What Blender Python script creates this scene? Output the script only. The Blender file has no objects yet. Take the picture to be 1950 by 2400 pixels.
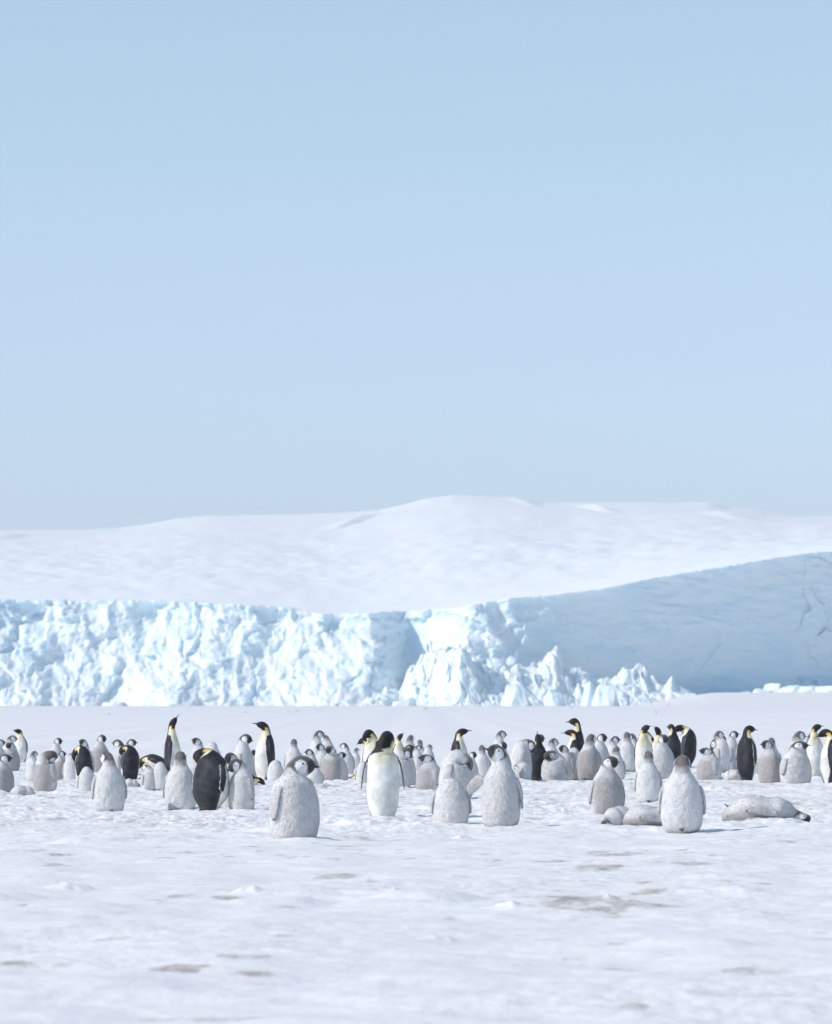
import bpy, bmesh, math, random
import numpy as np
from mathutils import Vector, Matrix, kdtree

# ------------------------------------------------------------------ camera, sky, sun, exposure
FPX, HY, CH = 12000.0, 1640.0, 1.45          # focal length and horizon of the 1950x2400 photograph, eye height in metres
R = math.radians
scene = bpy.context.scene
col = scene.collection
cam_d = bpy.data.cameras.new("camera")
cam_d.sensor_fit = 'VERTICAL'
cam_d.sensor_height = 36.0
cam_d.lens = FPX / 2400.0 * 36.0
cam_d.shift_y = (HY - 1200.0) / 2400.0
cam_d.clip_start = 0.5
cam_d.clip_end = 60000
cam_d.dof.use_dof = True
cam_d.dof.focus_distance = 74.0
cam_d.dof.aperture_fstop = 6.0
cam = bpy.data.objects.new("camera", cam_d)
col.objects.link(cam)
cam.location = (0, 0, CH)
cam.rotation_euler = (R(90), 0, 0)
scene.camera = cam

SUN_EL, SUN_AZ = 38.0, -111.0                # azimuth clockwise from +Y: -90 is camera left, more is behind the camera
world = bpy.data.worlds.new("World")
scene.world = world
world.use_nodes = True
nt = world.node_tree
nt.nodes.clear()
sky = nt.nodes.new('ShaderNodeTexSky')
sky.sky_type = 'NISHITA'
sky.sun_disc = False
sky.sun_elevation = R(SUN_EL)
sky.sun_rotation = R(SUN_AZ)
sky.altitude = 0
sky.air_density = 1.0
sky.dust_density = 0.0
sky.ozone_density = 3.0
bg = nt.nodes.new('ShaderNodeBackground')
bg.inputs['Strength'].default_value = 0.15
wo = nt.nodes.new('ShaderNodeOutputWorld')
# the camera's sky is a pale, even blue: look the Nishita sky up a little above the true elevation
tc = nt.nodes.new('ShaderNodeTexCoord')
sx = nt.nodes.new('ShaderNodeSeparateXYZ'); nt.links.new(tc.outputs['Generated'], sx.inputs[0])
mz = nt.nodes.new('ShaderNodeMath'); mz.operation = 'MULTIPLY_ADD'; mz.inputs[1].default_value = 1.2; mz.inputs[2].default_value = 0.12
nt.links.new(sx.outputs['Z'], mz.inputs[0])
cx = nt.nodes.new('ShaderNodeCombineXYZ')
nt.links.new(sx.outputs['X'], cx.inputs['X']); nt.links.new(sx.outputs['Y'], cx.inputs['Y']); nt.links.new(mz.outputs[0], cx.inputs['Z'])
nz_ = nt.nodes.new('ShaderNodeVectorMath'); nz_.operation = 'NORMALIZE'
nt.links.new(cx.outputs[0], nz_.inputs[0]); nt.links.new(nz_.outputs[0], sky.inputs['Vector'])
hz = nt.nodes.new('ShaderNodeMix'); hz.data_type = 'RGBA'; hz.blend_type = 'MULTIPLY'
hz.inputs[0].default_value = 1.0
tr = nt.nodes.new('ShaderNodeValToRGB')
tr.color_ramp.elements[0].position = 0.03; tr.color_ramp.elements[0].color = (1.40 / 1.5, 1.105 / 1.5, 0.925 / 1.5, 1)
tr.color_ramp.elements[1].position = 0.15; tr.color_ramp.elements[1].color = (1.31 / 1.5, 1.155 / 1.5, 0.91 / 1.5, 1)
nt.links.new(sx.outputs['Z'], tr.inputs[0])
tm = nt.nodes.new('ShaderNodeVectorMath'); tm.operation = 'SCALE'; tm.inputs['Scale'].default_value = 1.5
nt.links.new(tr.outputs[0], tm.inputs[0]); nt.links.new(tm.outputs[0], hz.inputs[7])
nt.links.new(sky.outputs[0], hz.inputs[6])
nt.links.new(hz.outputs[2], bg.inputs[0])
nt.links.new(bg.outputs[0], wo.inputs[0])

sun_d = bpy.data.lights.new("sun", 'SUN')
sun_d.energy = 2.6
sun_d.angle = R(0.53)
sun_d.color = (1.0, 0.925, 0.85)
sun = bpy.data.objects.new("sun", sun_d)
col.objects.link(sun)
sdir = Vector((math.sin(R(SUN_AZ)) * math.cos(R(SUN_EL)), math.cos(R(SUN_AZ)) * math.cos(R(SUN_EL)), math.sin(R(SUN_EL))))
sun.rotation_euler = sdir.to_track_quat('Z', 'Y').to_euler()

scene.view_settings.view_transform = 'Standard'
scene.view_settings.look = 'None'
scene.view_settings.exposure = 0.48
scene.view_settings.gamma = 1.0
scene.cycles.max_bounces = 8
scene.cycles.diffuse_bounces = 5

# ------------------------------------------------------------------ helpers
def hash2(ix, iy, seed):
    h = (ix.astype(np.int64) * 374761393 + iy.astype(np.int64) * 668265263 + seed * 982451653) & 0xffffffff
    h = ((h ^ (h >> 13)) * 1274126177) & 0xffffffff
    h = h ^ (h >> 16)
    return h.astype(np.float64) / 4294967296.0

def gnoise(x, y, seed=0):
    ix = np.floor(x); iy = np.floor(y)
    fx = x - ix; fy = y - iy
    ux = fx * fx * fx * (fx * (fx * 6 - 15) + 10); uy = fy * fy * fy * (fy * (fy * 6 - 15) + 10)
    def g(dx, dy):
        a = hash2(ix + dx, iy + dy, seed) * (2 * math.pi)
        return np.cos(a) * (fx - dx) + np.sin(a) * (fy - dy)
    n0 = g(0, 0) * (1 - ux) + g(1, 0) * ux
    n1 = g(0, 1) * (1 - ux) + g(1, 1) * ux
    return (n0 * (1 - uy) + n1 * uy) * 1.5

def fbm(x, y, seed=0, octv=4, gain=0.5):
    t = 0; a = 1.0; f = 1.0
    for i in range(octv):
        t = t + a * gnoise(x * f, y * f, seed + i * 17)
        a *= gain; f *= 2.03
    return t

def ridged(x, y, seed=0, octv=4):
    t = 0; a = 1.0; f = 1.0
    for i in range(octv):
        t = t + a * (1 - 2 * np.abs(gnoise(x * f, y * f, seed + i * 31)))
        a *= 0.5; f *= 2.1
    return t

def worley(x, y, seed=0):
    """distance to nearest cell point, its cell id value"""
    ix = np.floor(x); iy = np.floor(y)
    best = np.full(x.shape, 9.0); val = np.zeros(x.shape)
    for dx in (-1, 0, 1):
        for dy in (-1, 0, 1):
            cx = ix + dx; cy = iy + dy
            px = cx + hash2(cx, cy, seed); py = cy + hash2(cx, cy, seed + 7)
            d = (px - x) ** 2 + (py - y) ** 2
            m = d < best
            best = np.where(m, d, best); val = np.where(m, hash2(cx, cy, seed + 13), val)
    return np.sqrt(best), val

def sstep(a, b, x):
    t = np.clip((x - a) / (b - a), 0, 1)
    return t * t * (3 - 2 * t)

def grid_mesh(name, V, nr, nc, mat, attrs=None, smooth=True):
    me = bpy.data.meshes.new(name)
    n = nr * nc
    me.vertices.add(n)
    me.vertices.foreach_set("co", V.reshape(-1).astype(np.float32))
    i = np.arange(nr - 1)[:, None] * nc + np.arange(nc - 1)[None, :]
    q = np.stack([i, i + 1, i + nc + 1, i + nc], -1).reshape(-1, 4)
    m = len(q)
    me.loops.add(m * 4)
    me.loops.foreach_set("vertex_index", q.reshape(-1).astype(np.int32))
    me.polygons.add(m)
    me.polygons.foreach_set("loop_start", (np.arange(m) * 4).astype(np.int32))
    me.polygons.foreach_set("use_smooth", np.full(m, smooth))
    me.update()
    for k, a in (attrs or {}).items():
        at = me.attributes.new(k, 'FLOAT', 'POINT')
        at.data.foreach_set("value", a.reshape(-1).astype(np.float32))
    me.validate()
    me.materials.append(mat)
    o = bpy.data.objects.new(name, me)
    col.objects.link(o)
    return o

def new_mat(name):
    m = bpy.data.materials.new(name)
    m.use_nodes = True
    t = m.node_tree
    return m, t, t.nodes["Principled BSDF"]

def N(t, kind, **kw):
    n = t.nodes.new(kind)
    for k, v in kw.items():
        if k in n.inputs: n.inputs[k].default_value = v
        else: setattr(n, k, v)
    return n

def noise(t, co, scale, detail=4, rough=0.5):
    n = t.nodes.new('ShaderNodeTexNoise')
    n.inputs['Scale'].default_value = scale
    n.inputs['Detail'].default_value = detail
    n.inputs['Roughness'].default_value = rough
    t.links.new(co, n.inputs['Vector'])
    return n.outputs['Fac']

def ramp(t, fac, stops):
    r = t.nodes.new('ShaderNodeValToRGB')
    while len(r.color_ramp.elements) < len(stops): r.color_ramp.elements.new(0.5)
    for e, (p, c) in zip(r.color_ramp.elements, stops):
        e.position = p; e.color = (*c, 1)
    t.links.new(fac, r.inputs[0])
    return r.outputs[0]

def mix(t, fac, a, b, mode='MIX'):
    m = t.nodes.new('ShaderNodeMix'); m.data_type = 'RGBA'; m.blend_type = mode
    for s, v in ((0, fac), (6, a), (7, b)):
        if isinstance(v, (int, float)): m.inputs[s].default_value = v
        elif isinstance(v, tuple): m.inputs[s].default_value = (*v, 1)
        else: t.links.new(v, m.inputs[s])
    return m.outputs[2]

# ------------------------------------------------------------------ materials of the setting
def snow_material():
    m, t, b = new_mat("snow")
    co = t.nodes.new('ShaderNodeNewGeometry').outputs['Position']
    at = N(t, 'ShaderNodeAttribute', attribute_name="stain").outputs['Fac']
    at2 = N(t, 'ShaderNodeAttribute', attribute_name="tint").outputs['Fac']
    n1 = noise(t, co, 1.3, 5, 0.6)
    base = ramp(t, n1, [(0.3, (0.785, 0.77, 0.78)), (0.7, (0.87, 0.855, 0.86))])
    stain_c = ramp(t, noise(t, co, 7.0, 3), [(0.35, (0.24, 0.20, 0.18)), (0.65, (0.48, 0.43, 0.40))])
    yel = mix(t, at2, base, (0.72, 0.68, 0.60))
    c = mix(t, at, yel, stain_c)
    t.links.new(c, b.inputs['Base Color'])
    b.inputs['Roughness'].default_value = 0.75
    b.inputs['Specular IOR Level'].default_value = 0.3
    bp = N(t, 'ShaderNodeBump', Strength=0.45, Distance=0.02)
    t.links.new(noise(t, co, 22.0, 6, 0.7), bp.inputs['Height'])
    t.links.new(bp.outputs[0], b.inputs['Normal'])
    return m

def hill_material():
    m, t, b = new_mat("hill_snow")
    co = t.nodes.new('ShaderNodeNewGeometry').outputs['Position']
    mp = N(t, 'ShaderNodeMapping'); mp.inputs['Scale'].default_value = (0.012, 0.003, 0.03)
    t.links.new(co, mp.inputs['Vector'])
    c = ramp(t, noise(t, mp.outputs[0], 1.0, 6, 0.6), [(0.3, (0.88, 0.89, 0.91)), (0.7, (0.91, 0.92, 0.935))])
    t.links.new(c, b.inputs['Base Color'])
    b.inputs['Roughness'].default_value = 0.9
    bp = N(t, 'ShaderNodeBump', Strength=0.12, Distance=1.0)
    t.links.new(noise(t, co, 0.06, 5, 0.6), bp.inputs['Height'])
    t.links.new(bp.outputs[0], b.inputs['Normal'])
    return m

def ice_material():
    m, t, b = new_mat("glacier_ice")
    co = t.nodes.new('ShaderNodeNewGeometry').outputs['Position']
    at = N(t, 'ShaderNodeAttribute', attribute_name="blue").outputs['Fac']
    mp = N(t, 'ShaderNodeMapping'); mp.inputs['Scale'].default_value = (0.05, 0.05, 0.35)
    t.links.new(co, mp.inputs['Vector'])
    lay = noise(t, mp.outputs[0], 1.0, 6, 0.6)
    white = ramp(t, lay, [(0.3, (0.77, 0.86, 0.90)), (0.62, (0.82, 0.88, 0.905))])
    c = mix(t, at, white, (0.56, 0.77, 0.90))
    t.links.new(c, b.inputs['Base Color'])
    b.inputs['Roughness'].default_value = 0.55
    b.inputs['Specular IOR Level'].default_value = 0.3
    b.inputs['Subsurface Weight'].default_value = 0.6
    b.inputs['Subsurface Radius'].default_value = (0.5, 0.9, 1.2)
    b.inputs['Subsurface Scale'].default_value = 1.6
    bp = N(t, 'ShaderNodeBump', Strength=0.35, Distance=0.4)
    t.links.new(noise(t, co, 0.9, 6, 0.65), bp.inputs['Height'])
    t.links.new(bp.outputs[0], b.inputs['Normal'])
    return m

SNOW, HILLM, ICE = snow_material(), hill_material(), ice_material()

# ------------------------------------------------------------------ ground
def macro(x, y):
    """large swells of the ice and the low bank the far birds stand behind"""
    x = np.asarray(x, float); y = np.asarray(y, float)
    w = 1.6 * gnoise(x / 3.1 + 5.3, x * 0 + 0.37, 4)
    drop = 0.15 + 0.05 * gnoise(x / 2.3, x * 0 + 0.7, 9)
    z = -drop * sstep(90.2, 93.6, y + w)
    far = sstep(600, 1080, y)
    return z + far * (0.25 + 2.9 * sstep(40, 60, x * 1000 / np.maximum(y, 300)) * sstep(960, 1090, y))

STAINS = [  # photograph position, width and height of the brown streaks
 (1390,2120,260,34,.75),(1330,2112,120,16,.9),(1430,2112,90,14,.7),(1500,2128,150,18,.45),(1400,2035,130,12,.75),(1290,2015,110,8,.9),(1450,2003,140,9,.8),(1425,1999,60,6,.7),
 (1590,2028,150,7,.6),(1500,2067,80,7,.8),(1510,2089,90,9,.85),(1316,2088,60,9,.9),(1790,2072,70,7,.75),(1050,2150,70,9,.65),
 (40,2257,150,8,.75),(150,2259,60,7,.5),(440,2274,110,11,.85),(375,2274,40,8,.5),(600,2252,140,9,.6),(590,2284,110,9,.85),(270,2200,70,6,.4),
 (680,2207,90,6,.6),(430,2000,130,6,.8),(150,2001,80,5,.8),(390,1986,70,6,.8),(130,2027,60,6,.6),(430,2101,70,9,.8),(365,2111,60,5,.5),(530,2102,70,6,.7),
 (785,2050,80,12,.7),(780,2018,50,5,.6),(660,2122,60,6,.5),(50,2124,30,6,.6),(1460,2222,70,7,.6),(1450,2262,90,9,.7),(1380,2256,60,7,.5),(1350,2240,60,6,.4),
 (1770,2268,150,10,.5),(1760,2340,200,14,.5),(1480,2366,80,9,.6),(1050,2370,60,8,.3),(330,2382,200,10,.7),(560,2387,180,10,.6),(1050,2380,160,12,.35),
 (1930,2182,60,9,.7),(1840,2183,40,9,.6),(1920,2205,60,9,.4),(90,1960,60,5,.8),(70,1996,70,4,.5),(830,1962,60,4,.7),(870,1965,90,3,.6),(720,2012,30,4,.5),
 (1100,1972,60,4,.6),(470,1937,30,6,.8),(1290,1860,60,5,.6),(770,1845,70,8,.6),(1730,2128,40,4,.3),(1290,2200,90,6,.3),(1000,2330,90,7,.3),
]

def build_ground():
    ys = [-400, -150, -60, -20, -5, 3, 8, 12, 15]
    y = 16.0
    while y < 118: ys.append(y); y *= 1.00125
    while y < 1400: ys.append(y); y *= 1.012
    while y < 4600: ys.append(y); y *= 1.25
    ys = np.array(ys)
    k = np.linspace(-0.125, 0.125, 860)
    out = [0.14, 0.17, 0.22, 0.32, 0.5, 0.9]
    k = np.concatenate([-np.array(out[::-1]), k, out])
    Y = np.repeat(ys[:, None], len(k), 1)
    X = k[None, :] * np.maximum(ys, 16)[:, None]
    Z = macro(X, Y)
    near = 1 - sstep(105, 150, Y)
    near2 = 1 - sstep(150, 420, Y)
    inview = (np.abs(k) < 0.13)[None, :]
    rough = 0.6 + 0.55 * sstep(-0.2, 0.5, gnoise(X / 4.0, Y / 6.0, 71))
    trample = sstep(50, 62, Y)
    soft = fbm(X / 1.9, Y / 2.6, 3, 3) * 0.036
    d, _ = worley(X / 0.42 + 0.3 * gnoise(X, Y, 2), Y / 0.55, 5)
    lumps = (0.45 - d) * 0.028 * rough * (0.45 + 0.55 * trample)
    rid = ridged(X / 0.9, Y / 0.75, 8, 3) * 0.011
    fine = fbm(X / 0.16, Y / 0.21, 21, 3) * 0.017 * (0.35 + 1.0 * trample) * rough
    prints = -0.018 * sstep(0.34, 0.12, worley(X / 0.8, Y / 1.1, 55)[0]) * (0.4 + 0.6 * trample)
    chunks = 0.05 * sstep(0.26, 0.10, worley(X / 1.9, Y / 2.4, 91)[0]) * sstep(0.1, 0.5, gnoise(X / 3, Y / 5, 92)) 
    Z = Z + np.where(inview, near * (lumps + rid * (.5 + .7 * trample) + fine + prints + chunks), 0) + near2 * soft
    # the few snow lumps that stand out
    for px, py, w, h in ((165, 2085, 120, .05), (1425, 2112, 60, .04), (1725, 2090, 150, .04), (860, 2075, 200, .04), (1040, 2205, 130, .035),
                         (1080, 1962, 50, .05), (1322, 1907, 28, .09), (1560, 1946, 110, .03), (590, 2095, 120, .05), (930, 2090, 70, .03), (1200, 2130, 120, .05)):
        yy = FPX * CH / (py - HY); xx = (px - 975) * yy / FPX; r = w * yy / FPX * 0.5
        q = ((X - xx) / r) ** 2 + ((Y - yy) / (r * 1.2)) ** 2
        Z = Z + h * np.exp(-q * 1.6) * (1 + 0.5 * gnoise(X / r * 2.3, Y / r * 2.3, 3))
    st = np.zeros_like(X); tint = np.zeros_like(X)
    nz = fbm(X / 0.30, Y / 0.75, 40, 5, 0.68)
    for px, py, w, h, s in STAINS:
        yy = FPX * CH / (py - HY); xx = (px - 975) * yy / FPX
        rx = w * yy / FPX * 0.5; ry = max(0.08, h * yy * yy / (FPX * CH) * 0.50)
        q = ((X - xx) / rx) ** 2 + ((Y - yy) / ry) ** 2
        st = np.maximum(st, s * sstep(1.0, 0.1, q * .8 + nz * 1.15))
        tint = np.maximum(tint, 0.5 * s * sstep(2.6, 0.2, q + nz))
    spk = sstep(0.50, 0.75, fbm(X / 0.45, Y / 0.35, 77, 4, 0.62)) * sstep(22, 60, Y) * (1 - sstep(105, 118, Y))
    zone = sstep(-0.15, 0.35, gnoise(X / 2.2, Y / 4.5, 33))
    st = st * (0.55 + 0.45 * sstep(-.3, .5, fbm(X / .11, Y / .22, 61, 3, .7)))
    st = np.maximum(st, 0.8 * spk * zone)
    tint = np.maximum(tint, 0.45 * sstep(0.05, 0.7, fbm(X / 2.1, Y / 2.7, 19, 4)) * sstep(50, 62, Y) * (1 - sstep(104, 118, Y)))
    Z = np.where(Y > 1500, np.minimum(Z, -2 - (Y - 1500) * 0.002), Z)
    V = np.stack([X, Y, Z], -1)
    o = grid_mesh("ground", V, len(ys), len(k), SNOW, {"stain": np.where(inview, st, 0), "tint": np.where(inview, tint, 0)})
    o["kind"] = "structure"
    return o
build_ground()

# ------------------------------------------------------------------ hill behind the cliff
def interp(tab, x):
    xs, ys_ = zip(*tab)
    return np.interp(x, xs, ys_)
CLIFF_TOP = [(-1400,1420),(0,1415),(200,1418),(350,1416),(480,1424),(560,1428),(680,1434),(700,1443),(780,1450),(870,1448),(900,1444),(1000,1440),(1080,1434),(1130,1424),(1200,1412),(1300,1404),(1400,1393),
             (1500,1371),(1600,1354),(1700,1338),(1800,1321),(1880,1309),(1950,1302),(2400,1250),(3400,1230)]
CLIFF_Y = [(-1400,1120),(0,1138),(250,1144),(420,1138),(650,1142),(870,1134),(945,1149),(1000,1148),(1080,1136),(1180,1141),(1300,1147),(1500,1157),(1700,1168),(1950,1184),(2400,1212),(3400,1270)]
RIDGE = [(-1800,1270),(-700,1256),(0,1243),(200,1241),(270,1238),(340,1229),(420,1214),(490,1208),(600,1207),(700,1205),(800,1201),(890,1195),(950,1181),(1000,1168),(1060,1160),(1130,1162),(1210,1166),(1240,1170),(1275,1178),(1380,1178),
         (1500,1177),(1600,1178),(1660,1175),(1676,1178),(1712,1188),(1760,1192),(1830,1203),(1890,1211),(1950,1209),(2300,1220),(3700,1260)]

def build_hill():
    u = np.linspace(-1400, 3400, 900)
    yc = interp(CLIFF_Y, u) + 9.0
    zt = (HY - interp(CLIFF_TOP, u)) / FPX * (yc - 9) + CH
    kk = np.hanning(141); kk /= kk.sum()
    zt = zt + .3; zsm = np.convolve(np.pad(zt, 70, mode='edge'), kk, 'valid')
    yc0 = yc; ycs = np.convolve(np.pad(yc, 70, mode='edge'), kk, 'valid')
    zt0 = zt
    kx = (u - 975) / FPX
    yr = 3000 + 60 * np.sin(u / 260)
    ks = np.convolve(interp(RIDGE, u), np.ones(1), 'same')
    zr = (HY - ks) / FPX * yr + CH
    kern = np.hanning(91); kern /= kern.sum()
    zs = np.convolve(np.pad(zr, 45, mode='edge'), kern, 'valid')
    rows = []
    vs = np.concatenate([[0, 0.004, 0.01], np.linspace(0.02, 1, 240), [1.01, 1.03, 1.2]])
    for v in vs:
        vv = min(v, 1.0)
        f0 = float(sstep(0.0, 0.03, vv)); yc = yc0 * (1 - f0) + ycs * f0
        Y = yc + (yr - yc) * v
        e = float(sstep(0.86, 1.0, vv)); ze = zs * (1 - e) + zr * e
        zt = zt0 * (1 - f0) + zsm * f0
        ang = (zt - CH) / (yc - 9) + ((ze - CH) / yr - (zt - CH) / (yc - 9)) * (vv ** 0.80)
        Z = ang * (yc + (yr - yc) * vv) + CH
        s = math.sin(math.pi * vv)
        Z = Z + s * (0.9 * fbm(kx * 30, Y / 330, 11, 4) + 2.2 * fbm(kx * 7, Y / 800, 12, 2)) + (0.12 + s) * 0.5 * fbm(kx * 120, Y / 110, 13, 3)
        for pu, pv, wu, amp, sl in ((830, .86, 45, 2.2, 14), (1400, .90, 34, 2.4, -16), (20, .88, 40, 1.8, 30), (1700, .80, 50, 2.0, -30), (1230, .95, 30, 1.2, -16)):   # small scarps near the crest
            vc = pv + (u - pu) / (sl * 60)
            Z = Z + amp * np.exp(-((u - pu) / wu) ** 2) * np.clip(1 - np.abs((vv - vc) / .035), 0, 1) ** .6
        if v > 1: Z = Z - (v - 1) * 500
        rows.append(np.stack([kx * Y, Y, Z], -1))
    o = grid_mesh("ice_hill", np.array(rows), len(rows), len(u), HILLM)
    o["kind"] = "structure"
build_hill()

# ------------------------------------------------------------------ ice cliff
def build_cliff():
    u = np.linspace(-900, 2900, 1900)
    v = np.linspace(0, 1, 230)
    U, Vv = np.meshgrid(u, v)
    kc = np.hanning(33); kc /= kc.sum()
    yc = np.repeat(np.convolve(np.pad(interp(CLIFF_Y, u), 16, mode='edge'), kc, 'valid')[None, :], len(v), 0)
    top = interp(CLIFF_TOP, U) + 2.2 * gnoise(U / 22, U * 0 + .3, 6) * sstep(1250, 1000, U) + 1.6 * gnoise(U / 9, U * 0 + .2, 7)
    H = (HY - top) / FPX * yc + CH + 0.8
    x0 = (U - 975) / FPX * yc
    Z = Vv * H
    right = sstep(1120, 1330, U)                    # smooth, undercut wall
    mid = sstep(860, 930, U) * (1 - sstep(1480, 1660, U))   # broken ice heaped at the foot
    left = 1 - sstep(1100, 1250, U)
    # slabs: facets standing proud of each other
    wx = x0 + 3.0 * fbm(x0 / 9, Z / 9, 50, 3); wz = Z + 2.0 * fbm(x0 / 7, Z / 7, 60, 3)
    d1, c1 = worley(wx / 9.0, wz / 11.0, 101)
    d2, c2 = worley(wx / 3.4, wz / 4.6, 102)
    d3, c3 = worley(wx / 1.4, wz / 1.9, 103)
    big = fbm(x0 / 15 + Z / 25, Z / 13, 30, 3)
    tilt = (c1 - 0.5) * 1.0
    rel = 4.0 * big + 3.0 * (c1 - .5) + 1.5 * (c2 - .5) + 0.6 * (c3 - .5) + 0.8 * ridged(x0 / 6, Z / 8, 70, 4) * 0.6 + 0.4 * fbm(x0 / 1.2, Z / 1.6, 80, 4)
    gul = np.abs(gnoise(x0 / 2.6 + 0.6 * gnoise(Z / 5, x0 / 8, 3), Z / 16, 90))
    for _ in range(5):      # worn edges: average each facet a little with its neighbours
        p = np.pad(rel, 1, mode='edge')
        rel = (p[1:-1, 1:-1] * 2 + p[:-2, 1:-1] + p[2:, 1:-1] + p[1:-1, :-2] + p[1:-1, 2:]) / 6
    rel = rel + left * 0.5 * gul + 0.18 * fbm(x0 / 0.9, Z / 1.1, 81, 3)
    talus = 19 * (1 - Vv) ** 1.5 + 3.5 * sstep(0.55, 0.0, Vv)
    # the slump: left part slopes out, with a hollow at the top between
    hollow = np.exp(-((U - 420) / 70) ** 2) * sstep(0.45, 0.75, Vv) * 5 + np.exp(-((U - 60) / 70) ** 2) * sstep(0.5, 0.8, Vv) * 4.5 \
        + np.exp(-((U - 955) / 45) ** 2) * sstep(0.15, 0.4, Vv) * 5
    off_left = rel + talus - hollow
    rr = 0.9 * fbm(x0 / 16, Z / 7, 33, 5) + 0.3 * fbm(x0 / 8 + Z / 6, Z / 1.6, 34, 4) + 0.5 * ridged(x0 / 12 - Z / 14, Z / 9, 36, 4) * .5 + 0.35 * (worley((x0 + Z * .5) / 14, Z / 9, 35)[1] - .5)
    cove = 6.5 * Vv ** 1.6 - 1.2 * sstep(0.25, 0.0, Vv)
    off_right = rr + cove + 1.4 * sstep(1850, 1900, U) * (c2 - .4)
    off = off_left * (1 - right) + off_right * right
    pile_h = (0.62 - 0.25 * sstep(900, 1000, U)) * (1 - sstep(1300, 1420, U)) + 0.16
    pile = mid * sstep(pile_h + 0.18 * fbm(x0 / 5, x0 * 0 + .5, 44, 3), pile_h * 0.15, Vv)
    off = off + pile * (2 + 1.3 * (c2 - .5) + 0.8 * (c3 - .5) + 1.0 * ridged(x0 / 3.5, Z / 3.0, 45, 4) * 0.6)
    Y = yc - off
    X = x0 + 0.5 * gnoise(Z / 2.5, x0 / 3.0, 46) * (1 - right)
    Z = Z + 0.5 * fbm(x0 / 2.2, Z / 2.2, 47, 3) * sstep(0, 0.1, Vv) * (1 - Vv) * (1 - right) - 0.4 * (1 - Vv)
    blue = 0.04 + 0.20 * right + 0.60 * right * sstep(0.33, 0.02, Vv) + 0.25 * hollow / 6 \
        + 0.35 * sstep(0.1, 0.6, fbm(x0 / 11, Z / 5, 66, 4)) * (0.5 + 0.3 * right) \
        - 0.12 * right * sstep(.72, .95, Vv)  # right wall's blue shade, deepest at its foot, is put into the colour
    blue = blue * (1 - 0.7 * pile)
    # a last row that goes back under the hill's snow
    Vt = np.stack([X, Y, Z], -1)
    back = Vt[-1:].copy(); back[..., 1] = yc[-1:] + 16; back[..., 2] = Vt[-1:, :, 2] - 0.4
    mid_row = Vt[-1:].copy(); mid_row[..., 1] += 1.2; mid_row[..., 2] += 0.25
    Vt = np.concatenate([Vt, mid_row, back], 0)
    blue = np.concatenate([blue, blue[-1:] * 0, blue[-1:] * 0], 0)
    o = grid_mesh("ice_cliff", Vt, Vt.shape[0], Vt.shape[1], ICE, {"blue": blue})
    o["kind"] = "structure"
build_cliff()

# ------------------------------------------------------------------ heap of broken ice under the shaded wall
HEAP = [(840,1646),(880,1636),(905,1612),(935,1622),(960,1560),(1000,1515),(1040,1505),(1090,1500),(1120,1548),(1180,1560),(1210,1548),(1240,1566),(1262,1548),(1284,1520),(1304,1507),(1322,1548),(1345,1572),(1372,1566),(1400,1592),(1440,1588),
        (1462,1568),(1480,1572),(1494,1560),(1512,1578),(1540,1606),(1556,1620),(1574,1604),(1590,1628),(1625,1650)]
def build_heap():
    u = np.linspace(835, 1630, 900); v = np.linspace(0, 1, 200)
    U, Vv = np.meshgrid(u, v)
    y1 = interp(CLIFF_Y, U) - 18 + 4 * sstep(1100, 1280, U); depth = 20.0
    Y = y1 - depth * (1 - Vv)
    X = (U - 975) / FPX * Y
    top = interp(HEAP, U)
    h = np.maximum((HY - top) / FPX * y1 + CH, 0)
    wx = X + 1.2 * fbm(X / 4, Y / 4, 5, 3); wy = Y + 1.2 * fbm(X / 4, Y / 4, 6, 3)
    d1, c1 = worley(wx / 4.6, wy / 5.0, 201); d2, c2 = worley(wx / 2.3, wy / 2.6, 202)
    rise = sstep(0.0, .92, Vv) ** 1.25
    Z = h * rise * (0.82 + 0.26 * (c1 - .3)) + h ** .5 * 0.42 * sstep(0.02, .25, Vv) * ((c2 - .5) * 1.1 + 1.2 * (0.5 - d2) + .6 * ridged(X / 2.2, Y / 2.4, 7, 3) * .5)
    Z = np.where(Vv > .97, Z * .5, Z) + macro(X, Y) - .12
    Z = np.where(Vv < .01, macro(X, Y) - .5, Z)
    o = grid_mesh("broken_ice_heap", np.stack([X, Y, Z], -1), 200, 900, ICE, {"blue": 0.05 + .25 * sstep(.55, .75, c1) * sstep(.3, .0, Vv)})
    o["kind"] = "stuff"; o["label"] = "heap of broken ice rubble lying against the foot of the cliff"; o["category"] = "ice rubble"
build_heap()

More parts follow.
